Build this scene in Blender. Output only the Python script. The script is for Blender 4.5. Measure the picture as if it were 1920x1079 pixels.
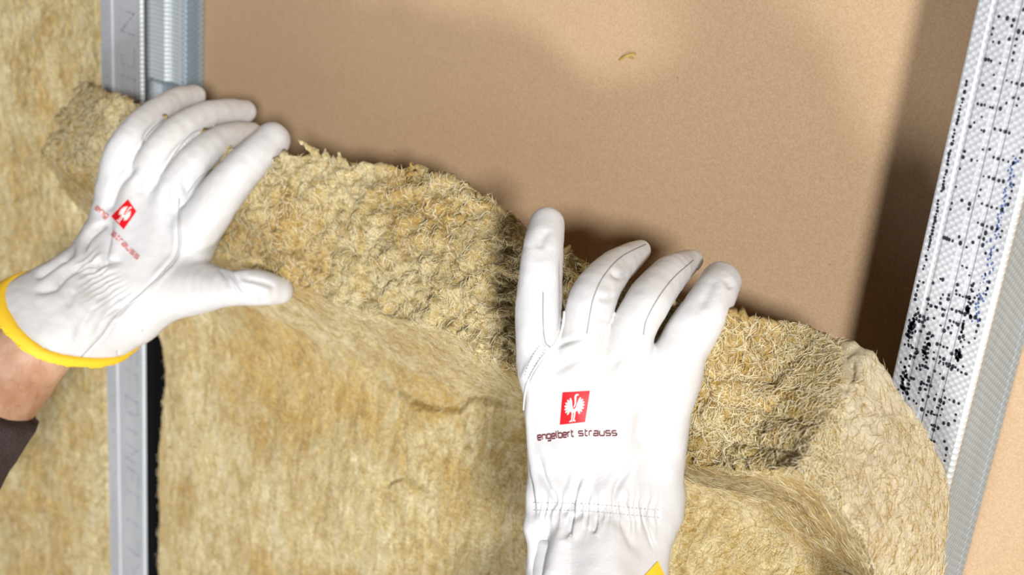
import bpy, math, random
import numpy as np
from mathutils import Vector
from mathutils.bvhtree import BVHTree

random.seed(7); rng = np.random.default_rng(11)
C = bpy.context.scene.collection
for o in list(bpy.data.objects): bpy.data.objects.remove(o)

# ------------------------------------------------------------------ camera
# working units: millimetres, x along the wall, y into the wall (stud faces at y = 0), z up (0 = camera height, 1.5 m)
FOC = 2600.0; YAW, PIT, ROL = -.676, -.397, .105
EYE = np.array([814.3, -554.2, 0.])
HZ = 1.5
def basis(yaw, pitch, roll):
    f = np.array([math.sin(yaw)*math.cos(pitch), math.cos(yaw)*math.cos(pitch), math.sin(pitch)])
    r = np.cross(f, [0, 0, 1]); r /= np.linalg.norm(r); u = np.cross(r, f)
    c, s = math.cos(roll), math.sin(roll)
    return c*r+s*u, -s*r+c*u, f
RX, UP, FW = basis(YAW, PIT, ROL)
ROT = np.array([RX, UP, FW])            # rows: right, up, forward
def W(P): return np.asarray(P, float)*.001 + np.array([0, 0, HZ])
cam_d = bpy.data.cameras.new('camera'); cam = bpy.data.objects.new('camera', cam_d); C.objects.link(cam)
cam_d.sensor_width = 36; cam_d.lens = FOC/1920*36; cam_d.clip_start = .02
from mathutils import Matrix
M = Matrix(((RX[0], UP[0], -FW[0]), (RX[1], UP[1], -FW[1]), (RX[2], UP[2], -FW[2])))
cam.matrix_world = Matrix.Translation(Vector(W(EYE))) @ M.to_4x4()
cam_d.dof.use_dof = True; cam_d.dof.focus_distance = .655; cam_d.dof.aperture_fstop = 10
S = bpy.context.scene; S.camera = cam
S.view_settings.view_transform = 'Standard'; S.view_settings.look = 'None'
S.view_settings.gamma = 1; S.view_settings.use_curve_mapping = False
S.view_settings.exposure = 0.1

# ------------------------------------------------------------------ light
wd = bpy.data.worlds.new('room_light'); S.world = wd; wd.use_nodes = True
bg = wd.node_tree.nodes['Background']; bg.inputs[0].default_value = (.93, .96, 1, 1); bg.inputs[1].default_value = .03
def area(name, pos, target, size, energy, col=(1, 1, 1)):
    d = bpy.data.lights.new(name, 'AREA'); d.energy = energy; d.size = size; d.color = col; d.shape = 'DISK'
    o = bpy.data.objects.new(name, d); C.objects.link(o)
    p = Vector(W(pos)); o.location = p
    o.rotation_euler = (Vector(W(target))-p).to_track_quat('-Z', 'Y').to_euler()
area('key_lamp', (2350, -1900, 560), (450, 0, -280), .30, 86, (1, .985, .96))
area('low_lamp', (1000, -1550, -1440), (450, 0, -230), .5, 27, (1, .97, .95))
area('soft_lamp', (300, -1800, -700), (400, 0, -250), 1.3, 3.5, (1, .99, .97))

# ------------------------------------------------------------------ helpers
def ray(px, py): return FW + (px-960)/FOC*RX - (py-539.5)/FOC*UP
def PY(px, py, y):                      # the point seen there at wall depth y
    d = ray(px, py); return EYE + (y-EYE[1])/d[1]*d
def PZ(px, py, Z): return EYE + Z*ray(px, py)
def project(P):
    q = (np.asarray(P)-EYE) @ ROT.T
    return 960+FOC*q[..., 0]/q[..., 2], 539.5-FOC*q[..., 1]/q[..., 2], q[..., 2]
def cs(px, py, Z): return np.array([(px-960)/FOC*Z, -(py-539.5)/FOC*Z, Z])   # same point on the lens axes, used while modelling a glove
def from_cs(Q): return EYE + np.asarray(Q) @ ROT

def tag(o, label=None, cat=None, group=None, kind=None):
    if label: o['label'] = label
    if cat: o['category'] = cat
    if group: o['group'] = group
    if kind: o['kind'] = kind
    return o
def empty(name, loc_mm, label, cat, group=None):
    o = bpy.data.objects.new(name, None); C.objects.link(o); o.location = Vector(W(loc_mm)); o.empty_display_size = .05
    return tag(o, label, cat, group)
def origin(o):
    v = np.zeros(3)
    while o is not None: v = v + np.array(o.location); o = o.parent
    return v
def mesh(name, verts_mm, faces, mat, parent=None, smooth=True, base=None):
    """faces: list, or (n,k) int array; verts in working mm; links one mesh object"""
    v = W(verts_mm)
    org = origin(parent)
    loc = np.zeros(3)
    if parent is None and base is not None: loc = W(base); v = v-loc
    v = v-org
    me = bpy.data.meshes.new(name)
    fa = np.asarray(faces) if not isinstance(faces, list) else None
    if fa is not None and fa.ndim == 2:
        n, k = fa.shape
        me.vertices.add(len(v)); me.vertices.foreach_set('co', v.astype(np.float32).ravel())
        me.loops.add(n*k); me.loops.foreach_set('vertex_index', fa.astype(np.int32).ravel())
        me.polygons.add(n); me.polygons.foreach_set('loop_start', np.arange(0, n*k, k, dtype=np.int32))
        me.polygons.foreach_set('loop_total', np.full(n, k, dtype=np.int32))
        me.update(calc_edges=True); me.validate()
    else:
        me.from_pydata([tuple(a) for a in v], [], faces); me.update()
    me.polygons.foreach_set('use_smooth', np.full(len(me.polygons), smooth))
    me.materials.append(mat)
    o = bpy.data.objects.new(name, me); C.objects.link(o); o.location = loc
    if parent is not None: o.parent = parent
    return o
def vnormals(V, F):
    a = V[F[:, 2]]-V[F[:, 0]]; b = V[F[:, 3 if F.shape[1] == 4 else 1]]-V[F[:, 1 if F.shape[1] == 4 else 0]]
    fn = np.cross(a, b) if F.shape[1] == 4 else np.cross(V[F[:, 1]]-V[F[:, 0]], V[F[:, 2]]-V[F[:, 0]])
    N = np.zeros_like(V)
    for k in range(F.shape[1]):
        for c in range(3): N[:, c] += np.bincount(F[:, k], fn[:, c], len(V))
    return N/(np.linalg.norm(N, axis=1, keepdims=True)+1e-12)

_perm = rng.permutation(256); _perm = np.concatenate([_perm, _perm, _perm])
_g = rng.normal(size=(256, 3)); _g /= np.linalg.norm(_g, axis=1, keepdims=True)
def noise(P):                            # gradient noise about -1..1
    P = np.asarray(P, float); i = np.floor(P).astype(int); f = P-i; i &= 255
    w = f*f*f*(f*(f*6-15)+10); out = np.zeros(len(P))
    for dx in (0, 1):
        for dy in (0, 1):
            for dz in (0, 1):
                h = _perm[_perm[_perm[i[:, 0]+dx & 255]+(i[:, 1]+dy & 255)]+(i[:, 2]+dz & 255)] & 255
                g = _g[h]; d = g[:, 0]*(f[:, 0]-dx)+g[:, 1]*(f[:, 1]-dy)+g[:, 2]*(f[:, 2]-dz)
                out += d*(w[:, 0] if dx else 1-w[:, 0])*(w[:, 1] if dy else 1-w[:, 1])*(w[:, 2] if dz else 1-w[:, 2])
    return out*1.6
def poly_dist(x, y, pts):                # distance, in pixels, to a polyline and the signed side
    best = np.full(len(x), 1e9); side = np.zeros(len(x)); tt = np.zeros(len(x))
    n = len(pts)-1
    for k in range(n):
        (ax, ay), (bx, by) = pts[k], pts[k+1]; dx, dy = bx-ax, by-ay; L = dx*dx+dy*dy
        t = np.clip(((x-ax)*dx+(y-ay)*dy)/L, 0, 1); qx, qy = x-ax-t*dx, y-ay-t*dy
        d = np.hypot(qx, qy); m = d < best
        best[m] = d[m]; side[m] = np.sign(dx*qy-dy*qx)[m]; tt[m] = ((k+t)/n)[m]
    return best, side, tt
def smooth_poly(pts, n=6):
    p = np.array(pts, float); q = np.vstack([2*p[0]-p[1], p, 2*p[-1]-p[-2]]); out = []
    for k in range(len(p)-1):
        a, b, c, d = q[k:k+4]
        for t in np.arange(n)/n:
            out.append(.5*(2*b+(c-a)*t+(2*a-5*b+4*c-d)*t*t+(3*b-a-3*c+d)*t**3))
    out.append(p[-1]); return np.array(out)
def tube(pts, r, sides=6, closed=False):
    P = np.asarray(pts, float); n = len(P); r = np.broadcast_to(r, n)
    T = np.gradient(P, axis=0); T /= np.linalg.norm(T, axis=1, keepdims=True)+1e-9
    ref = np.array([.3, .2, .93]); A = np.cross(T, ref); A /= np.linalg.norm(A, axis=1, keepdims=True)+1e-9; B = np.cross(T, A)
    a = np.arange(sides)/sides*2*math.pi
    V = (P[:, None]+r[:, None, None]*(np.cos(a)[None, :, None]*A[:, None]+np.sin(a)[None, :, None]*B[:, None])).reshape(-1, 3)
    i = np.arange(n-1)[:, None]*sides; j = np.arange(sides); k = (j+1) % sides
    F = np.stack([i+j, i+k, i+k+sides, i+j+sides], -1).reshape(-1, 4)
    return V, F
def merge(parts):
    Vs, Fs, o = [], [], 0
    for V, F in parts: Vs.append(V); Fs.append(np.asarray(F)+o); o += len(V)
    return np.vstack(Vs), np.vstack(Fs)
def box(x0, x1, y0, y1, z0, z1):
    V = np.array([(x, y, z) for z in (z0, z1) for y in (y0, y1) for x in (x0, x1)], float)
    F = np.array([(0, 2, 3, 1), (4, 5, 7, 6), (0, 1, 5, 4), (2, 6, 7, 3), (0, 4, 6, 2), (1, 3, 7, 5)])
    return V, F

# ------------------------------------------------------------------ materials
def nodes(name):
    m = bpy.data.materials.new(name); m.use_nodes = True; nt = m.node_tree
    b = nt.nodes['Principled BSDF']; return m, nt, b
def N(nt, t, **kw):
    n = nt.nodes.new(t)
    for k, v in kw.items():
        if k.startswith('i_'): n.inputs[k[2:].replace('_', ' ')].default_value = v
        else: setattr(n, k, v)
    return n
def ramp(nt, src, stops, mode='LINEAR'):
    n = nt.nodes.new('ShaderNodeValToRGB'); e = n.color_ramp; e.interpolation = mode
    while len(e.elements) < len(stops): e.elements.new(.5)
    for el, (p, c) in zip(e.elements, stops): el.position = p; el.color = (*c, 1) if len(c) == 3 else c
    nt.links.new(src, n.inputs[0]); return n
def coords(nt, scale=(1, 1, 1), rot=(0, 0, 0)):
    tc = nt.nodes.new('ShaderNodeTexCoord'); mp = nt.nodes.new('ShaderNodeMapping')
    mp.inputs['Scale'].default_value = scale; mp.inputs['Rotation'].default_value = rot
    nt.links.new(tc.outputs['Object'], mp.inputs[0]); return mp.outputs[0]
def noise_n(nt, vec, scale, detail=4, rough=.6, dist=0):
    n = nt.nodes.new('ShaderNodeTexNoise'); n.inputs['Scale'].default_value = scale; n.inputs['Detail'].default_value = detail
    n.inputs['Roughness'].default_value = rough; n.inputs['Distortion'].default_value = dist
    nt.links.new(vec, n.inputs['Vector']); return n.outputs[0]
def mixc(nt, fac, a, b, mode='MIX'):
    n = nt.nodes.new('ShaderNodeMix'); n.data_type = 'RGBA'; n.blend_type = mode
    for s, i in ((fac, 0), (a, 6), (b, 7)):
        if isinstance(s, (int, float)): n.inputs[i].default_value = s
        elif isinstance(s, tuple): n.inputs[i].default_value = (*s, 1)
        else: nt.links.new(s, n.inputs[i])
    return n.outputs[2]
def math_n(nt, op, a, b=None):
    n = nt.nodes.new('ShaderNodeMath'); n.operation = op
    for s, i in ((a, 0), (b, 1)):
        if s is None: continue
        if isinstance(s, (int, float)): n.inputs[i].default_value = s
        else: nt.links.new(s, n.inputs[i])
    return n.outputs[0]
def bump(nt, b, h, strength, dist):
    n = nt.nodes.new('ShaderNodeBump'); n.inputs['Strength'].default_value = strength; n.inputs['Distance'].default_value = dist
    nt.links.new(h, n.inputs['Height'])
    nt.links.new(n.outputs[0], b.inputs['Normal']); return n

def wool(name, base=(.57, .43, .165), pale=(.80, .72, .47), dark=(.29, .16, .025), fine=1.0):
    m, nt, b = nodes(name)
    v = coords(nt); vs = coords(nt, (1, 1, .33), (.1, .35, .3)); vx = coords(nt, (.4, 1, 1.2), (.0, .5, .2))
    big = noise_n(nt, v, 16, 3, .6, .4); mid = noise_n(nt, vs, 85, 5, .68, 1.2)
    fib = noise_n(nt, vx, 330*fine, 5, .75, 2.2); fib2 = noise_n(nt, vs, 420*fine, 4, .75, 1.8)
    c1 = ramp(nt, mid, [(.30, dark), (.45, base), (.60, pale)])
    c2 = ramp(nt, fib, [(.36, dark), (.50, base), (.62, pale)])
    c = mixc(nt, .5, c1.outputs[0], c2.outputs[0])
    t = ramp(nt, big, [(.40, (.95, .80, .48)), (.50, (1, .97, .88)), (.60, (1.15, 1.17, 1.2))])
    c = mixc(nt, 1.0, c, t.outputs[0], 'MULTIPLY')
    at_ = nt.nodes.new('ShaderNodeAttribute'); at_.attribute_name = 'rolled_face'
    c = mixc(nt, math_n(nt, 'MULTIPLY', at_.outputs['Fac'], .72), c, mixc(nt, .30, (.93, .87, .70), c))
    nt.links.new(c, b.inputs['Base Color']); b.inputs['Roughness'].default_value = .95
    b.inputs['Specular IOR Level'].default_value = .12
    b.inputs['Sheen Weight'].default_value = .25; b.inputs['Sheen Roughness'].default_value = .5
    h = math_n(nt, 'ADD', math_n(nt, 'MULTIPLY', mid, 1.6), math_n(nt, 'ADD', fib, fib2))
    bump(nt, b, h, .8, .0016)
    return m
M_wool = wool('mineral_wool')
M_wool_back = wool('mineral_wool_left')
def plain(name, col, rough=.6, metal=0, spec=.4):
    m, nt, b = nodes(name); b.inputs['Base Color'].default_value = (*col, 1); b.inputs['Roughness'].default_value = rough
    b.inputs['Metallic'].default_value = metal; b.inputs['Specular IOR Level'].default_value = spec; return m, nt, b
M_strand = plain('wool_strand', (.84, .75, .50), .8)[0]
M_strand2 = plain('wool_strand_ochre', (.52, .35, .09), .8)[0]

M_board, nt, b = nodes('gypsum_board_paper')
v = coords(nt); n1 = noise_n(nt, v, 900, 3, .7); n2 = noise_n(nt, v, 6, 4, .55); n3 = noise_n(nt, v, 240, 2, .5)
c = mixc(nt, ramp(nt, n2, [(.35, (0, 0, 0)), (.65, (1, 1, 1))]).outputs[0], (.545, .375, .222), (.58, .405, .25))
c = mixc(nt, .55, c, ramp(nt, n1, [(.3, (.45, .295, .172)), (.5, (.555, .385, .24)), (.7, (.655, .488, .335))]).outputs[0])
c = mixc(nt, ramp(nt, n3, [(.22, (1, 1, 1)), (.27, (0, 0, 0))]).outputs[0], c, (.36, .20, .10))
nt.links.new(c, b.inputs['Base Color']); b.inputs['Roughness'].default_value = .85; b.inputs['Specular IOR Level'].default_value = .2
bump(nt, b, n1, .12, .0006)

def steel(name, col, pitch_a, pitch_z, strength, mode):
    m, nt, b = nodes(name); tc = nt.nodes.new('ShaderNodeTexCoord'); sp = nt.nodes.new('ShaderNodeSeparateXYZ')
    nt.links.new(tc.outputs['Object'], sp.inputs[0]); x, y, z = sp.outputs
    a = math_n(nt, 'ADD', x, y)
    k = 2*math.pi
    if mode == 'dimple':
        s1 = math_n(nt, 'SINE', math_n(nt, 'MULTIPLY', a, k/pitch_a)); s2 = math_n(nt, 'SINE', math_n(nt, 'MULTIPLY', z, k/pitch_z))
        h = math_n(nt, 'MULTIPLY', s1, s2)
    else:
        h = math_n(nt, 'SINE', math_n(nt, 'MULTIPLY', z, k/pitch_z))
    nv = noise_n(nt, coords(nt, (1, 1, .25)), 60, 4, .6)
    c = mixc(nt, ramp(nt, nv, [(.35, (0, 0, 0)), (.65, (1, 1, 1))]).outputs[0], tuple(q*.86 for q in col), col)
    c = mixc(nt, ramp(nt, h, [(.35, (0, 0, 0)), (.9, (1, 1, 1))]).outputs[0], c, tuple(min(1, q*1.18) for q in col))  # highlights on the relief crests, painted into the colour
    nt.links.new(c, b.inputs['Base Color']); b.inputs['Metallic'].default_value = .2; b.inputs['Roughness'].default_value = .5
    bump(nt, b, h, strength, .0007)
    return m
M_steel = steel('galvanised_steel_dimpled', (.36, .43, .48), .0064, .0040, .4, 'dimple')
M_rib = steel('galvanised_steel_ribbed', (.66, .72, .76), .003, .0032, .35, 'rib')
M_flange = steel('galvanised_steel_flange', (.56, .58, .62), .0036, .0036, .22, 'dimple')
M_ink = plain('printing_ink', (.015, .018, .03), .6)[0]
M_ink_blue = plain('blue_ink', (.07, .12, .30), .6)[0]
M_ink_grey = plain('faded_ink', (.26, .27, .33), .6)[0]

M_leather, nt, b = nodes('white_grain_leather')
v = coords(nt); n1 = noise_n(nt, v, 1500, 3, .6); n2 = noise_n(nt, v, 26, 4, .6); n3 = noise_n(nt, v, 190, 4, .6)
c = mixc(nt, ramp(nt, n2, [(.50, (0, 0, 0)), (.78, (1, 1, 1))]).outputs[0], (.68, .68, .695), (.60, .585, .56))
nt.links.new(c, b.inputs['Base Color']); b.inputs['Roughness'].default_value = .52; b.inputs['Specular IOR Level'].default_value = .35
bump(nt, b, math_n(nt, 'ADD', n1, math_n(nt, 'MULTIPLY', n3, 2.2)), .22, .0007)
M_yellow = plain('yellow_binding', (.93, .60, .03), .6)[0]
M_thread = plain('seam_thread', (.30, .29, .30), .8)[0]
M_stitch = plain('stitching', (.62, .61, .60), .8)[0]
M_welt = plain('leather_welt', (.74, .73, .72), .6)[0]
M_red = plain('red_print', (.72, .004, .012), .5)[0]
M_white = plain('white_print', (.88, .86, .84), .5)[0]
M_letter = plain('dark_red_print', (.16, .012, .02), .5)[0]
M_letter2 = plain('worn_red_print', (.62, .18, .17), .5)[0]
M_skin, nt, b = nodes('skin')
v = coords(nt); n1 = noise_n(nt, v, 40, 4, .6); n2 = noise_n(nt, v, 700, 3, .6)
c = mixc(nt, ramp(nt, n1, [(.35, (0, 0, 0)), (.65, (1, 1, 1))]).outputs[0], (.52, .27, .17), (.70, .46, .33))
nt.links.new(c, b.inputs['Base Color']); b.inputs['Roughness'].default_value = .5
b.inputs['Subsurface Weight'].default_value = .15; b.inputs['Subsurface Radius'].default_value = (.006, .002, .001); b.inputs['Subsurface Scale'].default_value = 1.0
bump(nt, b, n2, .3, .0005)
M_hair = plain('arm_hair', (.20, .10, .05), .6)[0]
M_sleeve, nt, b = nodes('dark_knit')
v = coords(nt); n1 = noise_n(nt, v, 900, 3, .7)
nt.links.new(ramp(nt, n1, [(.35, (.028, .018, .020)), (.65, (.075, .055, .058))]).outputs[0], b.inputs['Base Color']); b.inputs['Roughness'].default_value = .95
bump(nt, b, n1, .5, .001)
M_floor = plain('concrete_floor', (.42, .41, .39), .8)[0]

# ------------------------------------------------------------------ setting
DEP = 54.0; SX = 612.7
V, F = box(-1500, 1900, DEP, DEP+12.5, -1500, 1100)
tag(mesh('wall_back', V, F, M_board, smooth=False), kind='structure')
V, F = box(-1500, 2600, -2600, DEP+200, -1520, -1500)
tag(mesh('floor', V, F, M_floor, smooth=False), kind='structure')

def extrude(profile, z0, z1, nz=2):
    P = np.array(profile, float); n = len(P); zs = np.linspace(z0, z1, nz)
    V = np.concatenate([np.c_[P, np.full(n, z)] for z in zs])
    F = [(k*n+i, k*n+i+1, (k+1)*n+i+1, (k+1)*n+i) for k in range(nz-1) for i in range(n-1)]
    return V, np.array(F)
def sheet(profile, t, z0, z1):
    """open profile of thickness t, as a closed solid"""
    P = np.array(profile, float); T = np.gradient(P, axis=0); T /= np.linalg.norm(T, axis=1, keepdims=True)
    Nn = np.c_[-T[:, 1], T[:, 0]]; Q = P+Nn*t; loop = np.vstack([P, Q[::-1]]); n = len(loop)
    V = np.concatenate([np.c_[loop, np.full(n, z0)], np.c_[loop, np.full(n, z1)]])
    F = [(i, (i+1) % n, n+(i+1) % n, n+i) for i in range(n)]
    m = len(P)
    for base, s in ((0, 1), (n, -1)):
        for i in range(m-1):
            q = (base+i, base+n-1-i, base+n-2-i, base+i+1); F.append(q if s > 0 else q[::-1])
    return V, np.array(F)
Z0, Z1 = -1496, 1080
def stud(x, half_l, half_r, label, open_right=False):
    st = empty('metal_stud', (x, DEP/2, -1500), label, 'stud', 'galvanised studs in front of the board')
    L, R_ = x-half_l, x+half_r
    g = .9; w = R_-L
    if open_right:
        fl = [(L+2, 0), (L+.30*w, 0), (L+.33*w, g), (L+.37*w, g), (L+.40*w, 0), (R_-5, 0), (R_-1.6, .1)]
    else:
        fl = [(L, 6), (L, 1.2), (L+.35, .35), (L+1.2, 0), (L+.16*w, 0), (L+.19*w, g*.6), (L+.21*w, g*.6), (L+.24*w, 0),
          (L+.42*w, 0), (L+.44*w, g), (L+.48*w, g), (L+.50*w, 0), (L+.60*w, 0), (L+.62*w, g), (L+.65*w, g), (L+.67*w, 0), (R_-6, 0), (R_-2.0, 0)]
    V, F = sheet(fl, .7, Z0, Z1); mesh('flange', V, F, M_flange, st, smooth=False)
    a = np.linspace(0, math.pi/2, 7)
    cr = [(R_-2.2+2.2*math.sin(t), 2.2-2.2*math.cos(t)) for t in a]+[(R_, 2.6 if open_right else 4.5)]
    V, F = sheet(cr, .7, Z0, Z1); mesh('folded_edge', V, F, M_rib, st, smooth=True)
    if open_right:
        web = [(L, DEP-1.2), (L, 38), (L+1.4, 36), (L+1.4, 19), (L, 17), (L, 2), (L+2, 0)]
        V, F = sheet(web, .7, Z0, Z1); mesh('web', V, F, M_rib, st, smooth=False)
        bk = [(L, DEP-1.2), (L+2, DEP-.8), (L+12, DEP-.8), (L+14, DEP-3), (L+28, DEP-3), (L+30, DEP-.8), (R_-1, DEP-.8), (R_, DEP-2), (R_, DEP-6)]
        V, F = sheet(bk[::-1], .6, Z0, Z1); mesh('rear_flange', V, F, M_steel, st, smooth=False)
        return st
    web = [(R_, 4.5), (R_, 6), (R_-.6, 7.5), (R_-.6, 20), (R_-.6, 34), (R_-.6, DEP-9), (R_, DEP-7), (R_, DEP-1.0)]
    V, F = sheet(web, .7, Z0, Z1)
    mesh('web', V, F, M_steel, st, smooth=False)
    bk = [(R_, DEP-1.0), (R_-1.5, DEP-.75), (L+1, DEP-.75), (L, DEP-2), (L, DEP-7)]
    V, F = sheet(bk, .6, Z0, Z1); mesh('rear_flange', V, F, M_steel, st, smooth=False)
    return st
stL = stud(0, 25, 25, 'galvanised steel stud on the left, beside the left glove, faint grey lettering on its face', True)
stR = stud(SX, 18.4, 18.4, 'galvanised steel stud leaning at the right edge, densely printed with black dot lettering')
# ribbed overlap plate over the upper left web, ending above the little finger
zt = PY(320, 152, 48)[2]
V, F = sheet([(7.5, 45.5), (6.5, 48.5), (-6, 48.5), (-7.5, 46), (-8.5, 44), (-22, 43), (-23.6, 38)], .9, zt, Z1)
mesh('overlap_plate', V, F, M_rib, stL, smooth=False)
V, F = sheet([(8, 44.4), (-22, 42)], 1.1, zt-2.2, zt-.4)
mesh('plate_rim', V, F, M_steel, stL, smooth=False)
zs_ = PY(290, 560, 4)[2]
V, F = merge([box(21.5, 33.5, 3.5, 16, Z0, zs_), box(16, 28, 16, 30, Z0, zs_)])  # black strip added to stand for the deep shade in the gap
tag(mesh('gap_shade_strip', V, F, plain('gap_shade_black', (.006, .006, .007), .95, 0, .05)[0], stL, smooth=False), 'black strip standing in for the shaded gap beside the stud')
def track(name, z0, z1, label):
    t = empty(name, (300, DEP/2, z0), label, 'track')
    V, F = merge([box(-900, 1750, -1.6, -.9, z0, z1), box(-1500, 1900, DEP-.6, DEP-.05, z0, z1), box(-900, 1750, -1.6, DEP-.05, z0 if z0 < 0 else z1-.7, z0+.7 if z0 < 0 else z1)])
    mesh('channel', V, F, M_steel, t, smooth=False)
track('floor_track', -1500, -1460, 'steel runner holding the feet of the studs')
track('ceiling_track', 1045, 1085, 'steel runner holding the heads of the studs')

# dot-matrix lettering, thin ink on the stud faces
def dots(cells, r, sx=1.0, y=-.12):
    """cells: (x, z) list -> small six sided plates lying on the face"""
    P = np.array(cells, float); n = len(P); k = 6; a = np.arange(k)/k*2*math.pi
    rr = r*rng.uniform(.65, 1.25, n)
    X = P[:, 0, None]+rr[:, None]*np.cos(a)*sx; Z = P[:, 1, None]+rr[:, None]*np.sin(a)*rng.uniform(.9, 1.5, (n, 1))
    V = np.stack([X, np.full_like(X, y), Z], -1)
    V2 = V.copy(); V2[..., 1] += .1
    V = np.concatenate([V.reshape(-1, 3), V2.reshape(-1, 3)])
    i = np.arange(n)[:, None]*k
    F1 = [tuple(reversed([int(q*k+j) for j in range(k)])) for q in range(n)]
    return V, [f[::-1] for f in F1]
GL = ["01110 10001 10001 10001 10001 10001 01110", "11110 10001 10001 11110 10100 10010 10001", "10001 11001 10101 10011 10001 10001 10001",
      "11111 10000 10000 11110 10000 10000 11111", "00100 01100 00100 00100 00100 00100 01110", "01110 10001 00001 00110 01000 10000 11111",
      "01110 10001 01110 10001 10001 10001 01110", "11110 10001 10001 10001 10001 10001 11110", "11111 00100 00100 00100 00100 00100 11111"]
def glyph_rows(x0, width, z_top, z_bot, pitch_x, pitch_z, drop, gap=2):
    out = []; z = z_top
    while z > z_bot:
        g = GL[rng.integers(len(GL))].split()
        for col in range(5):
            for row in range(7):
                if g[row][col] == '1' and rng.random() > drop:
                    out.append((x0+(6-row)*pitch_x+rng.normal(0, .12), z-col*pitch_z+rng.normal(0, .12)))
        z -= (5+gap)*pitch_z
    return out
zr0, zr1 = -60, -430
wR = 36.8; LR = SX-18.4
rows = glyph_rows(LR+19.5, 0, zr0, zr1, 2.15, 2.9, .22) 
rows += glyph_rows(LR+9.0, 0, zr0, zr1, 1.25, 2.6, .5)
rows += [(LR+3.2+rng.normal(0, .2), z) for z in np.arange(-125, -210, -1.5) if rng.random() < .75]
rows += glyph_rows(LR+2.6, 0, -215, zr1, 1.9, 2.2, .35)
rows += glyph_rows(LR+17, 0, -215, zr1, 1.5, 1.8, .35)
for cx_, cz_, n_ in ((4.0, -236, 40), (6.0, -262, 26), (12, -246, 22), (27, -240, 24), (21, -300, 26), (8, -330, 30), (27, -218, 18)):
    rows += [(LR+cx_+rng.normal(0, .9), cz_+rng.normal(0, 5)) for _ in range(n_)]
V, F = dots(rows, .72); tag(mesh('printed_dots', V, F, M_ink, stR, smooth=False), kind='stuff')
bl = [(LR+30.5+rng.normal(0, 1.0)-(z+150)*.0, z) for z in np.arange(-150, -225, -.8)]
V, F = dots(bl, .5); tag(mesh('blue_ink_smear', V, F, M_ink_blue, stR, smooth=False), kind='stuff')
# strokes on the left stud: D I N and worn, unreadable marks
def stroke(segs, x0, z0, sx, sz):
    ps = []
    for (a, b_) in segs:
        p = np.array([x0+a[1]*sx, 0, z0-a[0]*sz]); q = np.array([x0+b_[1]*sx, 0, z0-b_[0]*sz])
        L = max(2, int(np.linalg.norm(p-q)/1.5))
        for t in np.linspace(0, 1, L): ps.append((p[0]+(q[0]-p[0])*t, p[2]+(q[2]-p[2])*t))
    return ps
SHAPES = {'D': [((0, 0), (0, 1)), ((0, 1), (.8, 1)), ((.8, 1), (1, .8)), ((1, .8), (1, .2)), ((1, .2), (.8, 0)), ((.8, 0), (0, 0))],
          'I': [((.5, 0), (.5, 1))], 'N': [((0, 0), (0, 1)), ((0, 1), (1, 0)), ((1, 0), (1, 1))],
          'a': [((0, 0), (0, 1)), ((0, 1), (1, 1))], 'b': [((0, 1), (1, 1)), ((1, 1), (1, 0)), ((1, 0), (.6, 0))],
          'c': [((0, 0), (1, .5)), ((1, .5), (0, 1))], 'd': [((.5, .1), (.5, .9))], 'e': [((0, 1), (1, 1)), ((0, .5), (.8, .5)), ((0, 0), (0, 1))]}
lz = PY(240, 745, 0)[2]; cells = []
for ch in 'DINeaIbcDeIbacNeb':
    cells += stroke(SHAPES[ch], 2, lz, 15, 13); lz -= 21
lz = PY(240, 725, 0)[2]
for ch in 'beabIDcebaINbDbecaIbDbea'[::-1]:
    cells += [c_ for c_ in stroke(SHAPES[ch], 2, lz+14, 15, 15) if rng.random() < .8]; lz += 23
cells += [(-16+rng.normal(0, 2.5), z) for z in np.arange(-900, 100, 2.3) if rng.random() < .4]
V, F = dots(cells, .62); tag(mesh('faded_lettering', V, F, M_ink_grey, stL, smooth=False), kind='stuff')

# small scrap of wool stuck to the board
p = [PY(a, b_, DEP-.6-c_) for a, b_, c_ in ((1163, 112, 0), (1172, 106, 1.2), (1181, 103, .6), (1191, 101, 0))]
V, F = tube(smooth_poly(p, 4), np.array([.3]+[.9]*10+[.7, .3])[:13] if False else .8, 6)
q = [PY(a, b_, DEP-.6) for a, b_ in ((1176, 104), (1184, 109), (1188, 110))]
V2, F2 = tube(smooth_poly(q, 4), .4, 5); V, F = merge([(V, F), (V2, F2)])
tag(mesh('wool_scrap', V, F, M_strand2, base=p[0]), 'tiny yellow wool scrap stuck on the upper brown board', 'scrap')

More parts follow.
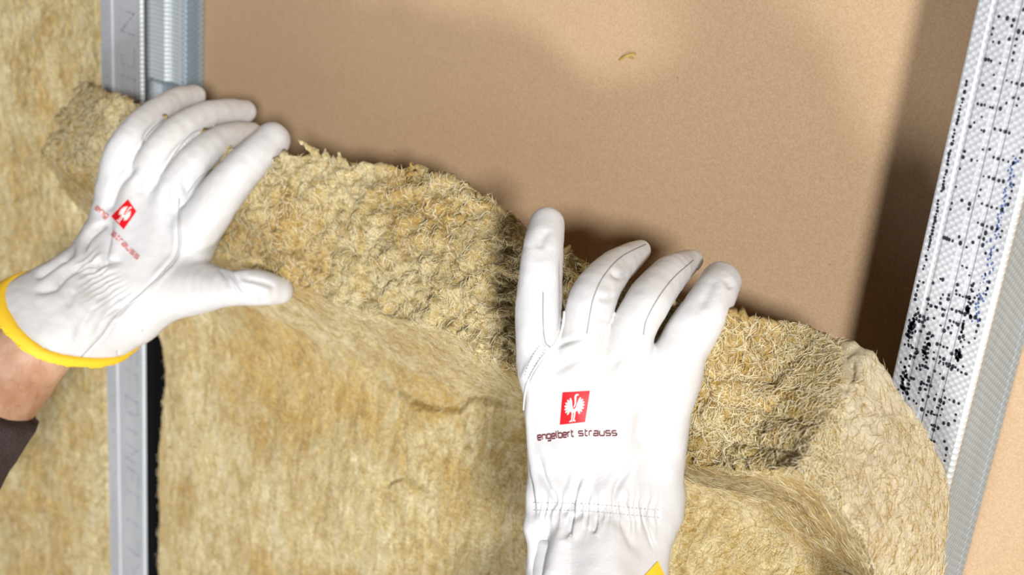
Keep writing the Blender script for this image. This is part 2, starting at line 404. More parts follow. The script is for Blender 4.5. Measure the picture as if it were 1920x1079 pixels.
# ------------------------------------------------------------------ insulation
def wool_disp(P, Nn, big, mid, fine, seed=0):
    Q = P+seed*37.7
    d = big*noise(Q/55)+.5*big*noise(Q/24+9)
    w = Q+3.0*np.stack([noise(Q/9+3), noise(Q/9+40), noise(Q/9+80)], 1)
    d += mid*(1-2.2*np.abs(noise(w/11)))*.5+mid*.5*noise(w/5.5+7)
    d += fine*(noise(w/np.array([3.2, 2.0, 2.0])+5)+.6*noise(w/1.6+11))
    return d
def strands(name, P, Nn, count, lmin, lmax, lift, parent, mat, r=.16, flow=None):
    idx = rng.integers(len(P), size=count); parts = []
    p = P[idx]; n = Nn[idx]
    t = rng.normal(size=(count, 3))
    if flow is not None: t = t*.6+np.array(flow)*rng.choice([-1, 1], (count, 1))
    t -= (t*n).sum(1, keepdims=True)*n; t /= np.linalg.norm(t, axis=1, keepdims=True)+1e-9
    s = np.cross(n, t); L = rng.uniform(lmin, lmax, count)[:, None]; bend = rng.normal(0, .45, (count, 1)); lf = rng.uniform(0, lift, (count, 1))
    K = 5; pts = []
    for k in range(K):
        a = k/(K-1)-.5
        pts.append(p+t*L*a+s*bend*L*(a*a*2)+n*(.25+lf*(.25-a*a)*4+lf*max(0, a)*1.2))
    pts = np.stack(pts, 1)
    rad = r*rng.uniform(.6, 1.3, (count, 1))*np.array([.3, .9, 1, .9, .3])[None]
    T = np.gradient(pts, axis=1); T /= np.linalg.norm(T, axis=2, keepdims=True)+1e-9
    A = np.cross(T, n[:, None]); A /= np.linalg.norm(A, axis=2, keepdims=True)+1e-9; B = np.cross(T, A)
    V = np.stack([pts+rad[..., None]*(math.cos(q)*A+math.sin(q)*B) for q in (0, 2.094, 4.189)], 2)   # count,K,3,3
    V = V.reshape(-1, 3); base = (np.arange(count)*K*3)[:, None, None]; k = (np.arange(K-1)*3)[None, :, None]; j = np.arange(3)[None, None]
    j2 = (j+1) % 3
    F = np.stack([base+k+j, base+k+j2, base+k+3+j2, base+k+3+j], -1).reshape(-1, 4)
    return tag(mesh(name, V, F, mat, parent), kind='stuff')

T_ = 76.0
cols = [  # pixel columns of the folded batt: (front edge of the cut), hollow, crease, middle, bottom ; wall depths
 [(78, 292), (175, 430), (302, 640), (300, 850), (297, 1085)],
 [(185, 345), (255, 470), (345, 640), (350, 850), (350, 1085)],
 [(395, 474), (420, 530), (450, 650), (470, 870), (475, 1085)],
 [(540, 530), (555, 580), (570, 680), (590, 890), (590, 1085)],
 [(700, 588), (700, 640), (700, 715), (710, 910), (715, 1085)],
 [(835, 622), (825, 690), (830, 765), (840, 920), (850, 1085)],
 [(975, 708), (970, 745), (975, 780), (980, 930), (985, 1085)],
 [(1150, 812), (1140, 850), (1130, 900), (1115, 985), (1115, 1090)],
 [(1290, 872), (1292, 908), (1310, 960), (1310, 1035), (1290, 1110)],
 [(1405, 884), (1440, 950), (1505, 1022), (1585, 1088), (1600, 1200)],
 [(1492, 880), (1562, 940), (1622, 1025), (1642, 1110), (1640, 1250)]]
ys = [
 [-72, -34, 2, 2, 2],
 [-66, -34, 2, 2, 2],
 [-50, -30, 2, 1, 2],
 [-56, -24, 6, 0, 2],
 [-62, -18, 8, 0, 1],
 [-66, -16, 8, 0, 0],
 [-68, -14, 8, 0, -2],
 [-70, -10, 6, 0, -2],
 [-74, -2, 8, 4, 2],
 [-84, -8, 8, 8, 4],
 [-98, -86, -76, -64, -44]]
back = [(150, 150), (262, 196), (452, 282), (560, 290), (765, 318), (905, 358), (1010, 440), (1200, 540), (1385, 590), (1490, 612), (1632, 664)]
side = [(1632, 664), (1722, 790), (1768, 910), (1786, 1060), (1775, 1220)]
nc = len(cols)
Fg = np.zeros((nc, 7, 3)); Bg = np.zeros((nc, 7, 3))
def solve_back(Fp, px, py, T):
    best = None
    for Z in np.linspace(450, 1300, 1701):
        q = PZ(px, py, Z); e = abs(np.linalg.norm(q-Fp)-T)
        if q[1] > Fp[1]-6 and (best is None or e < best[0]-1e-6): best = (e, q)
    return best[1]
for i in range(nc):
    for j in range(5): Fg[i, j] = PY(*cols[i][j], ys[i][j])
    xb = 37+(586-37)*i/(nc-1)
    Fg[i, 5] = (xb, 3, -900); Fg[i, 6] = (xb, 3, -1460)
    Bg[i, 0] = solve_back(Fg[i, 0], *back[i], T_)
    for j in range(1, 7):
        b_ = Fg[i, j].copy(); b_[1] = min(b_[1]+T_, DEP-2.5)
        if j == 1: b_ = .5*b_+.5*(Bg[i, 0]+(Fg[i, 1]-Fg[i, 0])*.8); b_[1] = min(b_[1], DEP-3)
        Bg[i, j] = b_
for j in range(1, 5):
    Bg[nc-1, j] = solve_back(Fg[nc-1, j], *side[j], T_-4)
    Bg[nc-1, j, 1] = min(Bg[nc-1, j, 1], -4) if j < 4 else Bg[nc-1, j, 1]
    if j < 4: Bg[nc-2, j] = .45*Bg[nc-1, j]+.55*Bg[nc-2, j]; Bg[nc-2, j, 1] = min(Bg[nc-2, j, 1], 2)
# the left end hangs out in front of the stud: its rear must clear the stud face
for i in (0, 1):
    for j in (0, 1): Bg[i, j, 1] = min(Bg[i, j, 1], -7)
def catmull(G, t):                      # along axis 0
    n = len(G); i = np.clip(np.floor(t).astype(int), 0, n-2); f = t-i
    g = lambda k: G[np.clip(k, 0, n-1)]
    a, b_, c_, d = g(i-1), g(i), g(i+1), g(i+2)
    a = np.where((i == 0).reshape(-1, *[1]*(G.ndim-1)), 2*b_-c_, a); d = np.where((i == n-2).reshape(-1, *[1]*(G.ndim-1)), 2*c_-b_, d)
    f = f.reshape(-1, *[1]*(G.ndim-1))
    ln = lambda q: np.linalg.norm(q, axis=-1, keepdims=True)+1e-9
    def tang(p, q, r_):                  # limited tangent: no overshoot where the spacing changes
        m1 = .5*(r_-p); return m1*np.minimum(1, 1.25*np.minimum(ln(q-p), ln(r_-q))/ln(m1))
    m0, m1 = tang(a, b_, c_), tang(b_, c_, d)
    return (2*f**3-3*f*f+1)*b_+(f**3-2*f*f+f)*m0+(3*f*f-2*f**3)*c_+(f**3-f*f)*m1
NU, NW = 520, 96
ut = np.interp(np.linspace(0, 1, NU), np.r_[0, np.cumsum([1.0, 1.35, 1.05, 1.15, 1.0, 1.05, 1.3, 1.1, 1.1, 1.25])/11.35], np.arange(nc))
vt = np.concatenate([np.linspace(0, 1, 46, endpoint=False), np.linspace(1, 2, 50, endpoint=False), np.linspace(2, 3, 70, endpoint=False), np.linspace(3, 4, 66, endpoint=False), np.linspace(4, 5, 20, endpoint=False), np.linspace(5, 6, 6)])
NV = len(vt)
def surf(G): A = catmull(G, ut); return np.swapaxes(catmull(np.swapaxes(A, 0, 1), vt), 0, 1)   # NU,NV,3
Fs, Bs = surf(Fg), surf(Bg)
wt = np.linspace(0, 1, NW)
def gridF(n, m, flip=False):
    i, j = np.meshgrid(np.arange(n-1), np.arange(m-1), indexing='ij'); a = (i*m+j).ravel()
    F = np.stack([a, a+1, a+m+1, a+m], 1); return F[:, ::-1] if flip else F
def loft(A, B):                          # A,B : (n,3) -> n,NW,3
    return A[:, None]*(1-wt)[None, :, None]+B[:, None]*wt[None, :, None]
top = loft(Fs[:, 0], Bs[:, 0]); bot = loft(Fs[:, -1], Bs[:, -1]); lef = loft(Fs[0], Bs[0]); rig = loft(Fs[-1], Bs[-1])
# plump the side and the cut a little
bul = (np.sin(wt*math.pi))[None, :, None]
cen = .5*(Fs[:, 0]+Bs[:, 0]); dn = Fs[:, 0]-Fs[:, 14]; dn /= np.linalg.norm(dn, axis=1, keepdims=True); top = top+bul*dn[:, None]*4*np.clip(np.minimum(ut, nc-1-ut)*1.5, 0, 1)[:, None, None]
dr = Fs[-1]-Fs[-16]; dr /= np.linalg.norm(dr, axis=1, keepdims=True); rig = rig+bul*dr[:, None]*5*(np.clip(vt, 0, 1)*np.clip((5-vt), 0, 1))[:, None, None]
sheets = [(Fs, gridF(NU, NV), 0), (Bs, gridF(NU, NV, True), 1), (top, gridF(NU, NW, True), 2), (bot, gridF(NU, NW), 3), (lef, gridF(NV, NW), 4), (rig, gridF(NV, NW, True), 5)]
Vs, Fc, kinds, o_ = [], [], [], 0
for Sx_, F_, k in sheets:
    v_ = Sx_.reshape(-1, 3); Vs.append(v_); Fc.append(F_+o_); kinds.append(np.full(len(v_), k)); o_ += len(v_)
Vs = np.vstack(Vs); Fc = np.vstack(Fc); kinds = np.concatenate(kinds)
key = np.round(Vs*50).astype(np.int64); _, first, inv = np.unique(key, axis=0, return_index=True, return_inverse=True); inv = inv.ravel()
V = Vs[first]; kd = kinds[first]; F = inv[Fc]
cut = np.bincount(inv, (kinds == 2).astype(float), len(V)) > 0
cut |= (np.bincount(inv, (kinds == 4).astype(float), len(V)) > 0)
Nn = vnormals(V, F)
if (Nn[kd == 0] @ FW).mean() > 0: F = F[:, ::-1]; Nn = -Nn
for k in range(6): print('sheet', k, Nn[kd == k].mean(0), (Nn[kd == k] @ FW).mean())
# softness of the cut towards the right hand corner
px, py, pz = project(V)
cw = np.where(cut, 1.0, 0.0)
d = wool_disp(V, Nn, 2.8, 1.3, .45); ds = wool_disp(V/np.array([1, 1, 2.6]), Nn, 2.8, .9, .5, 2); d = np.where(kd == 0, ds, d)
Q = V+4*np.stack([noise(V/14+3), noise(V/14+40), noise(V/14+80)], 1)
chunk = noise(Q/np.array([17, 12, 12]))*3.2-3.2*np.exp(-(noise(Q/np.array([15, 7, 7])+131)/.05)**2)*(noise(V/15+170) > .12)+noise(Q/7+2)*1.8+noise(Q/3.4+1)*1.1-2.6*np.exp(-(noise(Q/np.array([20, 9, 9])+31)/.07)**2)*(noise(V/21+70) > .05)
fade = np.clip((1560-px)/160, 0.12, 1)
d = d+cw*chunk*1.25*fade
front = kd == 0
for pts, w_, dep_ in [([(643, 653), (692, 702), (741, 736), (795, 763), (854, 770), (873, 753), (917, 756), (976, 766)], 1.8, 6.0),
                 ([(849, 770), (860, 800), (864, 824), (880, 850)], 1.2, 3.2), ([(746, 766), (758, 844), (763, 893), (820, 942)], 1.3, 4.5),
                 ([(721, 915), (735, 902), (758, 897)], 1.2, 3.6), ([(500, 580), (540, 620), (600, 650)], 2.2, 1.2), ([(700, 590), (640, 640), (600, 655)], 2.5, 1.5)]:
    dd, sd, tt = poly_dist(px, py+3*noise(V/5), smooth_poly(pts)); mm = dd*pz/FOC
    d -= front*dep_*np.exp(-(mm/w_)**2)*np.clip(np.minimum(tt, 1-tt)*6, .0, 1)*1.0
for pts, w_, dep_ in [([(770, 305), (768, 330), (785, 345)], 1.6, 6), ([(452, 388), (480, 392), (530, 380)], 1.2, 3), ([(690, 330), (700, 350)], 1.2, 3), ([(830, 398), (880, 395), (905, 392)], 1.4, 3.5),
                 ([(420, 440), (405, 440), (440, 430)], 1.5, 4), ([(640, 460), (655, 475), (690, 480)], 1.2, 3), ([(750, 370), (762, 392)], 1.2, 3.2), ([(800, 540), (803, 575)], 1.5, 5), ([(680, 445), (690, 465)], 1.2, 3),
                 ([(1320, 715), (1380, 712), (1450, 722)], 1.3, 3.5), ([(1340, 760), (1420, 770), (1500, 790)], 1.3, 3), ([(1560, 640), (1600, 700), (1580, 760)], 1.5, 2.5), ([(1350, 830), (1430, 836), (1500, 850)], 1.4, 2.5)]:
    dd, sd, tt = poly_dist(px+4*noise(V/4+9), py+4*noise(V/4), smooth_poly(pts)); mm = dd*pz/FOC
    d -= cw*dep_*np.exp(-(mm/w_)**2)*(pz < 950)
edge_ = (px < 345) & (py > 600) & (V[:, 1] > -8); d = np.where(edge_, d*np.clip((px-296)/49, .25, 1), d)
V = V+Nn*d[:, None]
V[:, 1] = np.minimum(V[:, 1], DEP-.8)
inbay = (V[:, 1] > -1)
V[:, 0] = np.where(inbay & (V[:, 0] > 590), np.minimum(V[:, 0], 592.5), V[:, 0])
V[:, 2] = np.maximum(V[:, 2], -1458)
batt = empty('insulation_batt', (310, 20, -1460), 'yellow mineral wool batt bent forward between two gloved hands, rough cut face on top', 'insulation')
slab = mesh('wool_slab', V, F, M_wool, batt)
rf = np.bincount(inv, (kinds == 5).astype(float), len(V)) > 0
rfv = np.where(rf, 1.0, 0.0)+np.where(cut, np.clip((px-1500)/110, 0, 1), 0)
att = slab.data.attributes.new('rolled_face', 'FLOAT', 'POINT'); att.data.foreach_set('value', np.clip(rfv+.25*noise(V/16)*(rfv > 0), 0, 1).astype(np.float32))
Nn = vnormals(V, F); okm = (Nn @ FW < .35) & (py < 1150) & (kd != 1) & (kd != 3)
cm = okm & (cut | (kd == 5)) & (px < 1580); fm = okm & ~cut
strands('loose_fibre', V[cm], Nn[cm], 15000, 2.5, 8, 1.3, batt, M_strand)
strands('ochre_fibre', V[cm], Nn[cm], 7000, 2, 6, .8, batt, M_strand2)
strands('surface_fibre', V[fm], Nn[fm], 9000, 4, 12, .35, batt, M_strand, .11, flow=(.4, 0, 1))
strands('surface_ochre_fibre', V[fm], Nn[fm], 6000, 4, 10, .3, batt, M_strand2, .10, flow=(.4, 0, 1))
# ragged tufts torn from the cut edges
def tuft(path, r0, seed):
    P = smooth_poly(path, 5); n = len(P); r = r0*np.linspace(1, .12, n)
    Vt, Ft = tube(P, r, 8); Vt = Vt+.5*r0*np.stack([noise(Vt/2.2+seed), noise(Vt/2.2+seed+9), noise(Vt/2.2+seed+20)], 1)
    return Vt, Ft
def tpath(p, Z): return [PZ(a, b_, Z+k*0) for k, (a, b_) in enumerate(p)]
def zt_at(pxl, pyl):                     # depth of the nearest slab vertex around a pixel
    m = (np.abs(px-pxl) < 22) & (np.abs(py-pyl) < 22) & okm
    return float(np.median(pz[m])) if m.any() else 760.
tufts = [([(600, 300), (588, 285), (572, 272), (560, 264)], 3.0), ([(770, 330), (768, 318), (775, 308)], 3.0), ([(800, 325), (785, 315), (768, 306)], 4.2), ([(872, 620), (862, 628), (852, 634)], 2.2), ([(905, 645), (900, 660), (890, 668)], 2.6),
         ([(612, 300), (610, 288), (606, 280)], 2.6), ([(640, 305), (636, 292), (640, 284)], 2.5), ([(930, 670), (935, 684), (950, 694)], 2.8), ([(815, 560), (808, 575), (810, 590)], 3.0)]
for k, (pts, r0) in enumerate(tufts):
    Z = zt_at(*pts[0])-1; Vt, Ft = tuft(tpath(pts, Z), r0, k*13.); mesh('torn_tuft', Vt, Ft, M_wool, batt)

# batt already packed in the left bay
nx, nz = 230, 420
xs = np.concatenate([np.linspace(-600, -300, 24, endpoint=False), np.linspace(-300, -27.5, nx-24)]); zs = np.concatenate([np.linspace(-1455, -760, 30, endpoint=False), np.linspace(-760, -60, nz-50), np.linspace(-40, 1040, 20)])
X, Z = np.meshgrid(xs, zs, indexing='ij'); P = np.stack([X, np.full_like(X, 4.0), Z], -1).reshape(-1, 3)
d = wool_disp(P, None, 2.4, 1.8, .7, 5)
edge = np.clip((-27.5-P[:, 0])/7, 0, 1); P[:, 1] += 6*(1-np.sqrt(np.clip(1-(1-edge)**2, 0, 1)))
P[:, 1] = np.clip(P[:, 1]-d*1.1, -9, 18)
Fq = gridF(nx, nz)
ring = np.concatenate([np.arange(nz), np.arange(1, nx)*nz+nz-1, (nx-1)*nz+np.arange(nz-2, -1, -1), np.arange(nx-2, 0, -1)*nz])
bk = P[ring].copy(); bk[:, 1] = DEP-2; n0 = len(P)
Pall = np.vstack([P, bk]); m_ = len(ring); j = np.arange(m_)
Fr = np.stack([ring[j], n0+j, n0+(j+1) % m_, ring[(j+1) % m_]], 1)
fb = np.vstack([Fq, Fr]); NN = vnormals(Pall, fb)
if NN[:n0, 1].mean() > 0: fb = fb[:, ::-1]; NN = -NN
lb = empty('insulation_batt', (-310, 20, -1460), 'flat yellow mineral wool batt already packed in the bay left of the left stud', 'insulation')
mesh('wool_slab', Pall, fb, M_wool_back, lb)
m = (P[:, 0] > -330) & (P[:, 2] > -760) & (P[:, 2] < -60)
strands('surface_fibre', P[m], NN[:n0][m], 6000, 5, 16, .6, lb, M_strand, .2, flow=(.3, 0, 1))
strands('surface_ochre_fibre', P[m], NN[:n0][m], 4000, 5, 14, .6, lb, M_strand2, .2, flow=(.3, 0, 1))

# ------------------------------------------------------------------ gloves: signed distance fields meshed by surface nets
def cap(P, a, b_, ra, rb):
    ab = b_-a; t = np.clip(((P-a) @ ab)/(ab @ ab), 0, 1)
    return np.linalg.norm(P-a-t[..., None]*ab, axis=-1)-(ra+(rb-ra)*t)
def smin(a, b_, k):
    h = np.clip(.5+.5*(b_-a)/k, 0, 1); return b_*(1-h)+a*h-k*h*(1-h)
def chain(P, pts, k=2.5, n=4):
    """swept round cone through (px, py, Z, r px) points, smooth in between; only the grid cells near it are filled"""
    q = smooth_poly([tuple(p) for p in pts], n) if len(pts) > 2 else np.array(pts, float)
    d = np.full(P.shape[:3], 60.0, np.float32); lo = P[0, 0, 0]; h = P[1, 0, 0][0]-lo[0]
    A = np.array([cs(*p[:3]) for p in q]); Rr = q[:, 3]*q[:, 2]/FOC
    for k_ in range(len(q)-1):
        m = Rr[k_:k_+2].max()+24
        i0 = np.maximum(0, np.floor((np.minimum(A[k_], A[k_+1])-m-lo)/h)).astype(int); i1 = np.minimum(np.array(d.shape), np.ceil((np.maximum(A[k_], A[k_+1])+m-lo)/h).astype(int)+1)
        if (i1 <= i0).any(): continue
        sl = tuple(slice(a_, b_) for a_, b_ in zip(i0, i1))
        d[sl] = np.minimum(d[sl], cap(P[sl], A[k_].astype(np.float32), A[k_+1].astype(np.float32), Rr[k_], Rr[k_+1]))
    return d
def surface_nets(D, org, h):
    s = D < 0; nx, ny, nz = D.shape
    acc = np.zeros((nx-1, ny-1, nz-1, 3), np.float32); cnt = np.zeros((nx-1, ny-1, nz-1), np.float32)
    off = [(a, b_, c_) for a in (0, 1) for b_ in (0, 1) for c_ in (0, 1)]
    sl = lambda o: tuple(slice(o[k], D.shape[k]-1+o[k]) for k in range(3))
    for o in off:
        for ax in range(3):
            if o[ax] == 0:
                p = list(o); p[ax] = 1; A, B = D[sl(o)], D[sl(tuple(p))]; m = (A < 0) != (B < 0)
                t = np.where(m, A/np.where(m, A-B, 1), 0)
                for k in range(3): acc[..., k] += np.where(m, (o[k]+(t if k == ax else 0)), 0)
                cnt += m
    act = cnt > 0; idx = np.full(act.shape, -1, np.int64); idx[act] = np.arange(act.sum())
    ijk = np.argwhere(act); V = (ijk+acc[act]/cnt[act][:, None])*h+org
    Fq = []
    for ax in range(3):
        o1, o2 = [k for k in range(3) if k != ax]
        a = np.moveaxis(s, ax, 0); m = a[:-1] != a[1:]
        ii = np.argwhere(m)
        full = np.zeros((len(ii), 3), int); full[:, ax] = ii[:, 0]
        rest = [k for k in range(3) if k != ax]; full[:, rest[0]] = ii[:, 1]; full[:, rest[1]] = ii[:, 2]
        ok = (full[:, rest[0]] > 0) & (full[:, rest[1]] > 0) & (full[:, rest[0]] < D.shape[rest[0]]-1) & (full[:, rest[1]] < D.shape[rest[1]]-1)
        full = full[ok]; ins = s[tuple(full.T)]
        q = []
        for da, db in ((0, 0), (1, 0), (1, 1), (0, 1)):
            g = full.copy(); g[:, rest[0]] -= da; g[:, rest[1]] -= db; q.append(idx[tuple(g.T)])
        q = np.stack(q, 1); flip = ins ^ (ax == 1)
        q[flip] = q[flip][:, ::-1]; Fq.append(q)
    return V, np.vstack(Fq)
def grid_for(pts, pad, h):
    lo = np.min(pts, 0)-pad; hi = np.max(pts, 0)+pad; n = np.ceil((hi-lo)/h).astype(int)+1
    ax = [lo[k]+np.arange(n[k])*h for k in range(3)]
    G = np.stack(np.meshgrid(*ax, indexing='ij'), -1).astype(np.float32); return G, lo
def relax(V, F, it):
    for _ in range(it):
        c_ = V[F].mean(1); A = np.zeros_like(V); n = np.bincount(F.ravel(), minlength=len(V))
        for k in range(4):
            for q in range(3): A[:, q] += np.bincount(F[:, k], c_[:, q], len(V))
        V = .45*V+.55*A/n[:, None]
    return V
def subdivide(V, F):
    """one Catmull-like split of a quad mesh"""
    nV = len(V); fc = V[F].mean(1)
    E = np.stack([F, np.roll(F, -1, 1)], -1).reshape(-1, 2); Es = np.sort(E, 1); u_, inv_ = np.unique(Es[:, 0]*nV+Es[:, 1], return_inverse=True); inv_ = inv_.ravel()
    ea, eb = u_//nV, u_ % nV; em = .5*(V[ea]+V[eb])
    ei = (inv_+nV).reshape(-1, 4); ci = np.arange(len(F))+nV+len(u_)
    out = np.concatenate([np.stack([F[:, k], ei[:, k], ci, ei[:, (k+3) % 4]], 1) for k in range(4)])
    return np.vstack([V, em, fc]), out

def crease_disp(V, Nn, creases, zc):
    x, y, z = project(V); face = np.clip(-(Nn @ FW)*2+.2, 0, 1); d = np.zeros(len(V))
    for pts, w_, dep_, *ex in creases:
        p = smooth_poly(pts, 5); lo, hi = p.min(0)-40, p.max(0)+40
        m = (x > lo[0]) & (x < hi[0]) & (y > lo[1]) & (y < hi[1]) & (face > 0) 
        dd, sd, tt = poly_dist(x[m], y[m], p); mm = dd*z[m]/FOC; e = np.clip(np.minimum(tt, 1-tt)*3.2, 0, 1); e = e*e*(3-2*e)
        rd = ex[0] if ex else .35
        prof = -1.35*dep_*np.exp(-(mm/w_)**2)+rd*dep_*np.exp(-((mm-2.4*w_)/(1.5*w_))**2)
        d[m] += prof*e*face[m]
    return d

def build_glove(name, parent, label, fingers, palm, cuff, thumb, planes, creases, shirr, h=1.15, dz=0):
    sh = lambda c_: [(q[0], q[1], q[2]+dz, q[3]) for q in c_]
    planes = (planes[0]*(1+dz/planes[0][2]), planes[1])
    fingers = [sh(c_) for c_ in fingers]; palm = [sh(c_) for c_ in palm]; cuff = [sh(c_) for c_ in cuff]; thumb = sh(thumb)
    allp = [cs(*q[:3]) for ch in fingers+palm+cuff+([thumb] if thumb else []) for q in ch]
    G, lo = grid_for(np.array(allp), 20, h)
    dp = None
    for ch in palm: c_ = chain(G, ch, 3); dp = c_ if dp is None else smin(dp, c_, 9)
    dc = None
    for ch in cuff: c_ = chain(G, ch, 6); dc = c_ if dc is None else smin(dc, c_, 14)
    body = smin(dp, dc, 9)
    df = None
    for ch in fingers: c_ = chain(G, ch, 4); df = c_ if df is None else smin(df, c_, 1.0)
    d = smin(body, df, 5.5)
    if thumb: d = smin(d, chain(G, thumb, 4), 7)
    outer = d.copy()
    (pp, pn) = planes; pl = (G-pp) @ pn
    inner = np.maximum(outer+2.2, -(pl+32))       # the hollow of the cuff only
    d = np.maximum(np.maximum(d, pl), -inner)
    V, F = surface_nets(d, lo, h); V = relax(V, F, 2)
    V, F = subdivide(V, F); V = relax(V, F, 2)
    V = from_cs(V); Nn = vnormals(V, F)
    if (Nn*(V-V.mean(0))).sum(1).mean() < 0: F = F[:, ::-1]; Nn = -Nn
    disp = crease_disp(V, Nn, creases, 0)
    disp += .35*noise(V/14)+.22*noise(V/6.5+4)
    # elastic shirring: short pleats across a line
    for (a, b_, halfw, pitch, amp) in shirr:
        x, y, z = project(V); a = np.array(a, float); b_ = np.array(b_, float); L = np.linalg.norm(b_-a); t_ = (b_-a)/L; n_ = np.array([-t_[1], t_[0]])
        s_ = (x-a[0])*t_[0]+(y-a[1])*t_[1]; q_ = (x-a[0])*n_[0]+(y-a[1])*n_[1]
        env = np.exp(-(q_/halfw)**2)*np.clip(np.minimum(s_, L-s_)/18, 0, 1)*(-(Nn @ FW) > 0)
        wob = s_+5*noise(np.c_[q_/26, s_/40, q_*0])+q_*.12*np.sin(s_/37.)
        sharp = 1-np.abs(np.sin(math.pi*wob/pitch+1.3*noise(np.c_[s_/19, q_*0, q_*0+3])))**.7*1.6
        disp += env*(amp*sharp-1.1)
    V = V+Nn*disp[:, None]
    g = mesh(name, V, F, M_leather, parent); tag(g, label)
    band = np.maximum(np.abs(outer-.1)-1.7, np.abs(pl+1.6)-2.6)
    Vb, Fb = surface_nets(band, lo, h); Vb = relax(Vb, Fb, 2); Vb = from_cs(Vb); Nb = vnormals(Vb, Fb)
    mesh('cuff_binding', Vb, Fb if (Nb*(Vb-Vb.mean(0))).sum(1).mean() > 0 else Fb[:, ::-1], M_yellow, g)
    # check orientation on the glove surface by a tree for prints and seams
    tree = BVHTree.FromPolygons([tuple(q) for q in V], [tuple(int(k) for k in f) for f in F])
    return g, tree
def on(tree, px_, py_, lift):
    d = Vector(ray(px_, py_)).normalized(); hit, n, i, t = tree.ray_cast(Vector(EYE), d)
    if hit is None: return None
    if n.dot(d) > 0: n = -n
    return np.array(hit+n*lift)
def drape_line(tree, pts, lift, n=10):
    out = []
    for q in smooth_poly(pts, n):
        h_ = on(tree, q[0], q[1], lift)
        if h_ is not None and (not out or np.linalg.norm(h_-out[-1]) < 14): out.append(h_)
    return np.array(out)
def seam(tree, parent, name, pts, r, lift, mat, n=10):
    P = drape_line(tree, pts, lift, n)
    if len(P) < 3: return
    P[1:-1] = (P[:-2]+2*P[1:-1]+P[2:])/4
    V, F = tube(P, r, 5); return mesh(name, V, F, mat, parent)
def stitches(tree, parent, pts, r, lift, mat, pitch=6, on_len=.55, off=(0, 0)):
    p = smooth_poly(np.array(pts, float)+np.array(off), 10); s = np.r_[0, np.cumsum(np.linalg.norm(np.diff(p, axis=0), axis=1))]; parts = []
    for a in np.arange(0, s[-1]-pitch, pitch):
        q = [on(tree, np.interp(a+t*pitch*on_len, s, p[:, 0]), np.interp(a+t*pitch*on_len, s, p[:, 1]), lift) for t in (0, .5, 1)]
        if all(k is not None for k in q) and np.linalg.norm(q[0]-q[2]) < 5: parts.append(tube(np.array(q), r, 4))
    if parts:
        V, F = merge(parts); tag(mesh('stitching', V, F, mat, parent), kind='stuff')
def ipoly(poly, step):
    out = []
    for k in range(len(poly)):
        a, b_ = np.array(poly[k], float), np.array(poly[(k+1) % len(poly)], float); n = max(1, int(np.linalg.norm(b_-a)/step))
        for t in range(n): out.append(a+(b_-a)*t/n)
    return out
def patch(tree, name, quad, lift, mat, parent, n=14, notch=None):
    q = np.array(quad, float); V = []; F = []; idx = {}
    for i in range(n+1):
        for j in range(n+1):
            u_, v_ = i/n, j/n; p = (1-v_)*((1-u_)*q[0]+u_*q[1])+v_*((1-u_)*q[3]+u_*q[2]); h_ = on(tree, p[0], p[1], lift)
            if h_ is not None: idx[i, j] = len(V); V.append(h_)
    for i in range(n):
        for j in range(n):
            k = [(i, j), (i+1, j), (i+1, j+1), (i, j+1)]
            if all(a in idx for a in k) and (i, j) != notch: F.append(tuple(idx[a] for a in k))
    return mesh(name, np.array(V), F, mat, parent)

person = empty('person', PZ(300, 1300, 700)*np.array([1, 1, 0])+np.array([0, -60, -1500]), 'person in white leather work gloves and dark sleeve pressing the wool batt into the wall', 'person')

# --- emblem (long-legged bird with fanned plumes) in unit square, y down
def plume(cx, cy, ang, L, wd):
    a = math.radians(ang); dx, dy = math.cos(a), -math.sin(a); nx_, ny_ = -dy, dx; out = []
    for t, s in ((0, .25), (.35, .8), (.7, 1), (.92, .7), (1, 0)): out.append((cx+dx*L*t+nx_*wd*s, cy+dy*L*t+ny_*wd*s))
    for t, s in ((.92, .7), (.7, 1), (.35, .8), (0, .25)): out.append((cx+dx*L*t-nx_*wd*s, cy+dy*L*t-ny_*wd*s))
    return out
BIRD = [plume(.58, .46, a, .30, .034) for a in (68, 46, 25, 4, -17, -38, -58)]+[plume(.42, .46, a, .30, .034) for a in (112, 134, 155, 176, 197, 218, 238)]
BIRD += [[(.38, .40), (.46, .52), (.50, .56), (.56, .50), (.60, .38), (.66, .44), (.62, .60), (.54, .66), (.42, .66), (.35, .58), (.34, .46)],
         [(.46, .14), (.50, .08), (.56, .07), (.62, .10), (.57, .12), (.53, .15), (.54, .26), (.55, .38), (.52, .48), (.47, .50), (.50, .38), (.48, .26)],
         [(.43, .64), (.48, .64), (.48, .80), (.475, .90), (.49, .95), (.42, .93), (.38, .96), (.37, .93), (.44, .88)],
         [(.52, .64), (.57, .64), (.565, .80), (.555, .88), (.62, .92), (.60, .95), (.55, .92), (.52, .95), (.51, .90)]]
def emblem(tree, parent, quad, n=14):
    patch(tree, 'logo_patch', quad, .25, M_red, parent, n)
    q = np.array(quad, float); parts = []; Vb, Fb = [], []
    for poly in BIRD:
        pts = ipoly(poly, .06); c_ = np.mean(pts, 0); ring_ = []
        for (u_, v_) in pts+[c_]:
            p = (1-v_)*((1-u_)*q[0]+u_*q[1])+v_*((1-u_)*q[3]+u_*q[2]); h_ = on(tree, p[0], p[1], .45); ring_.append(h_)
        if any(k is None for k in ring_): continue
        b0 = len(Vb); Vb += ring_; m_ = len(pts)
        # ear-clip free: the outline polygon as one ngon
        Fb.append(tuple(b0+k for k in range(m_)))
    mesh('bird_emblem', np.array(Vb), Fb, M_white, parent, smooth=False)
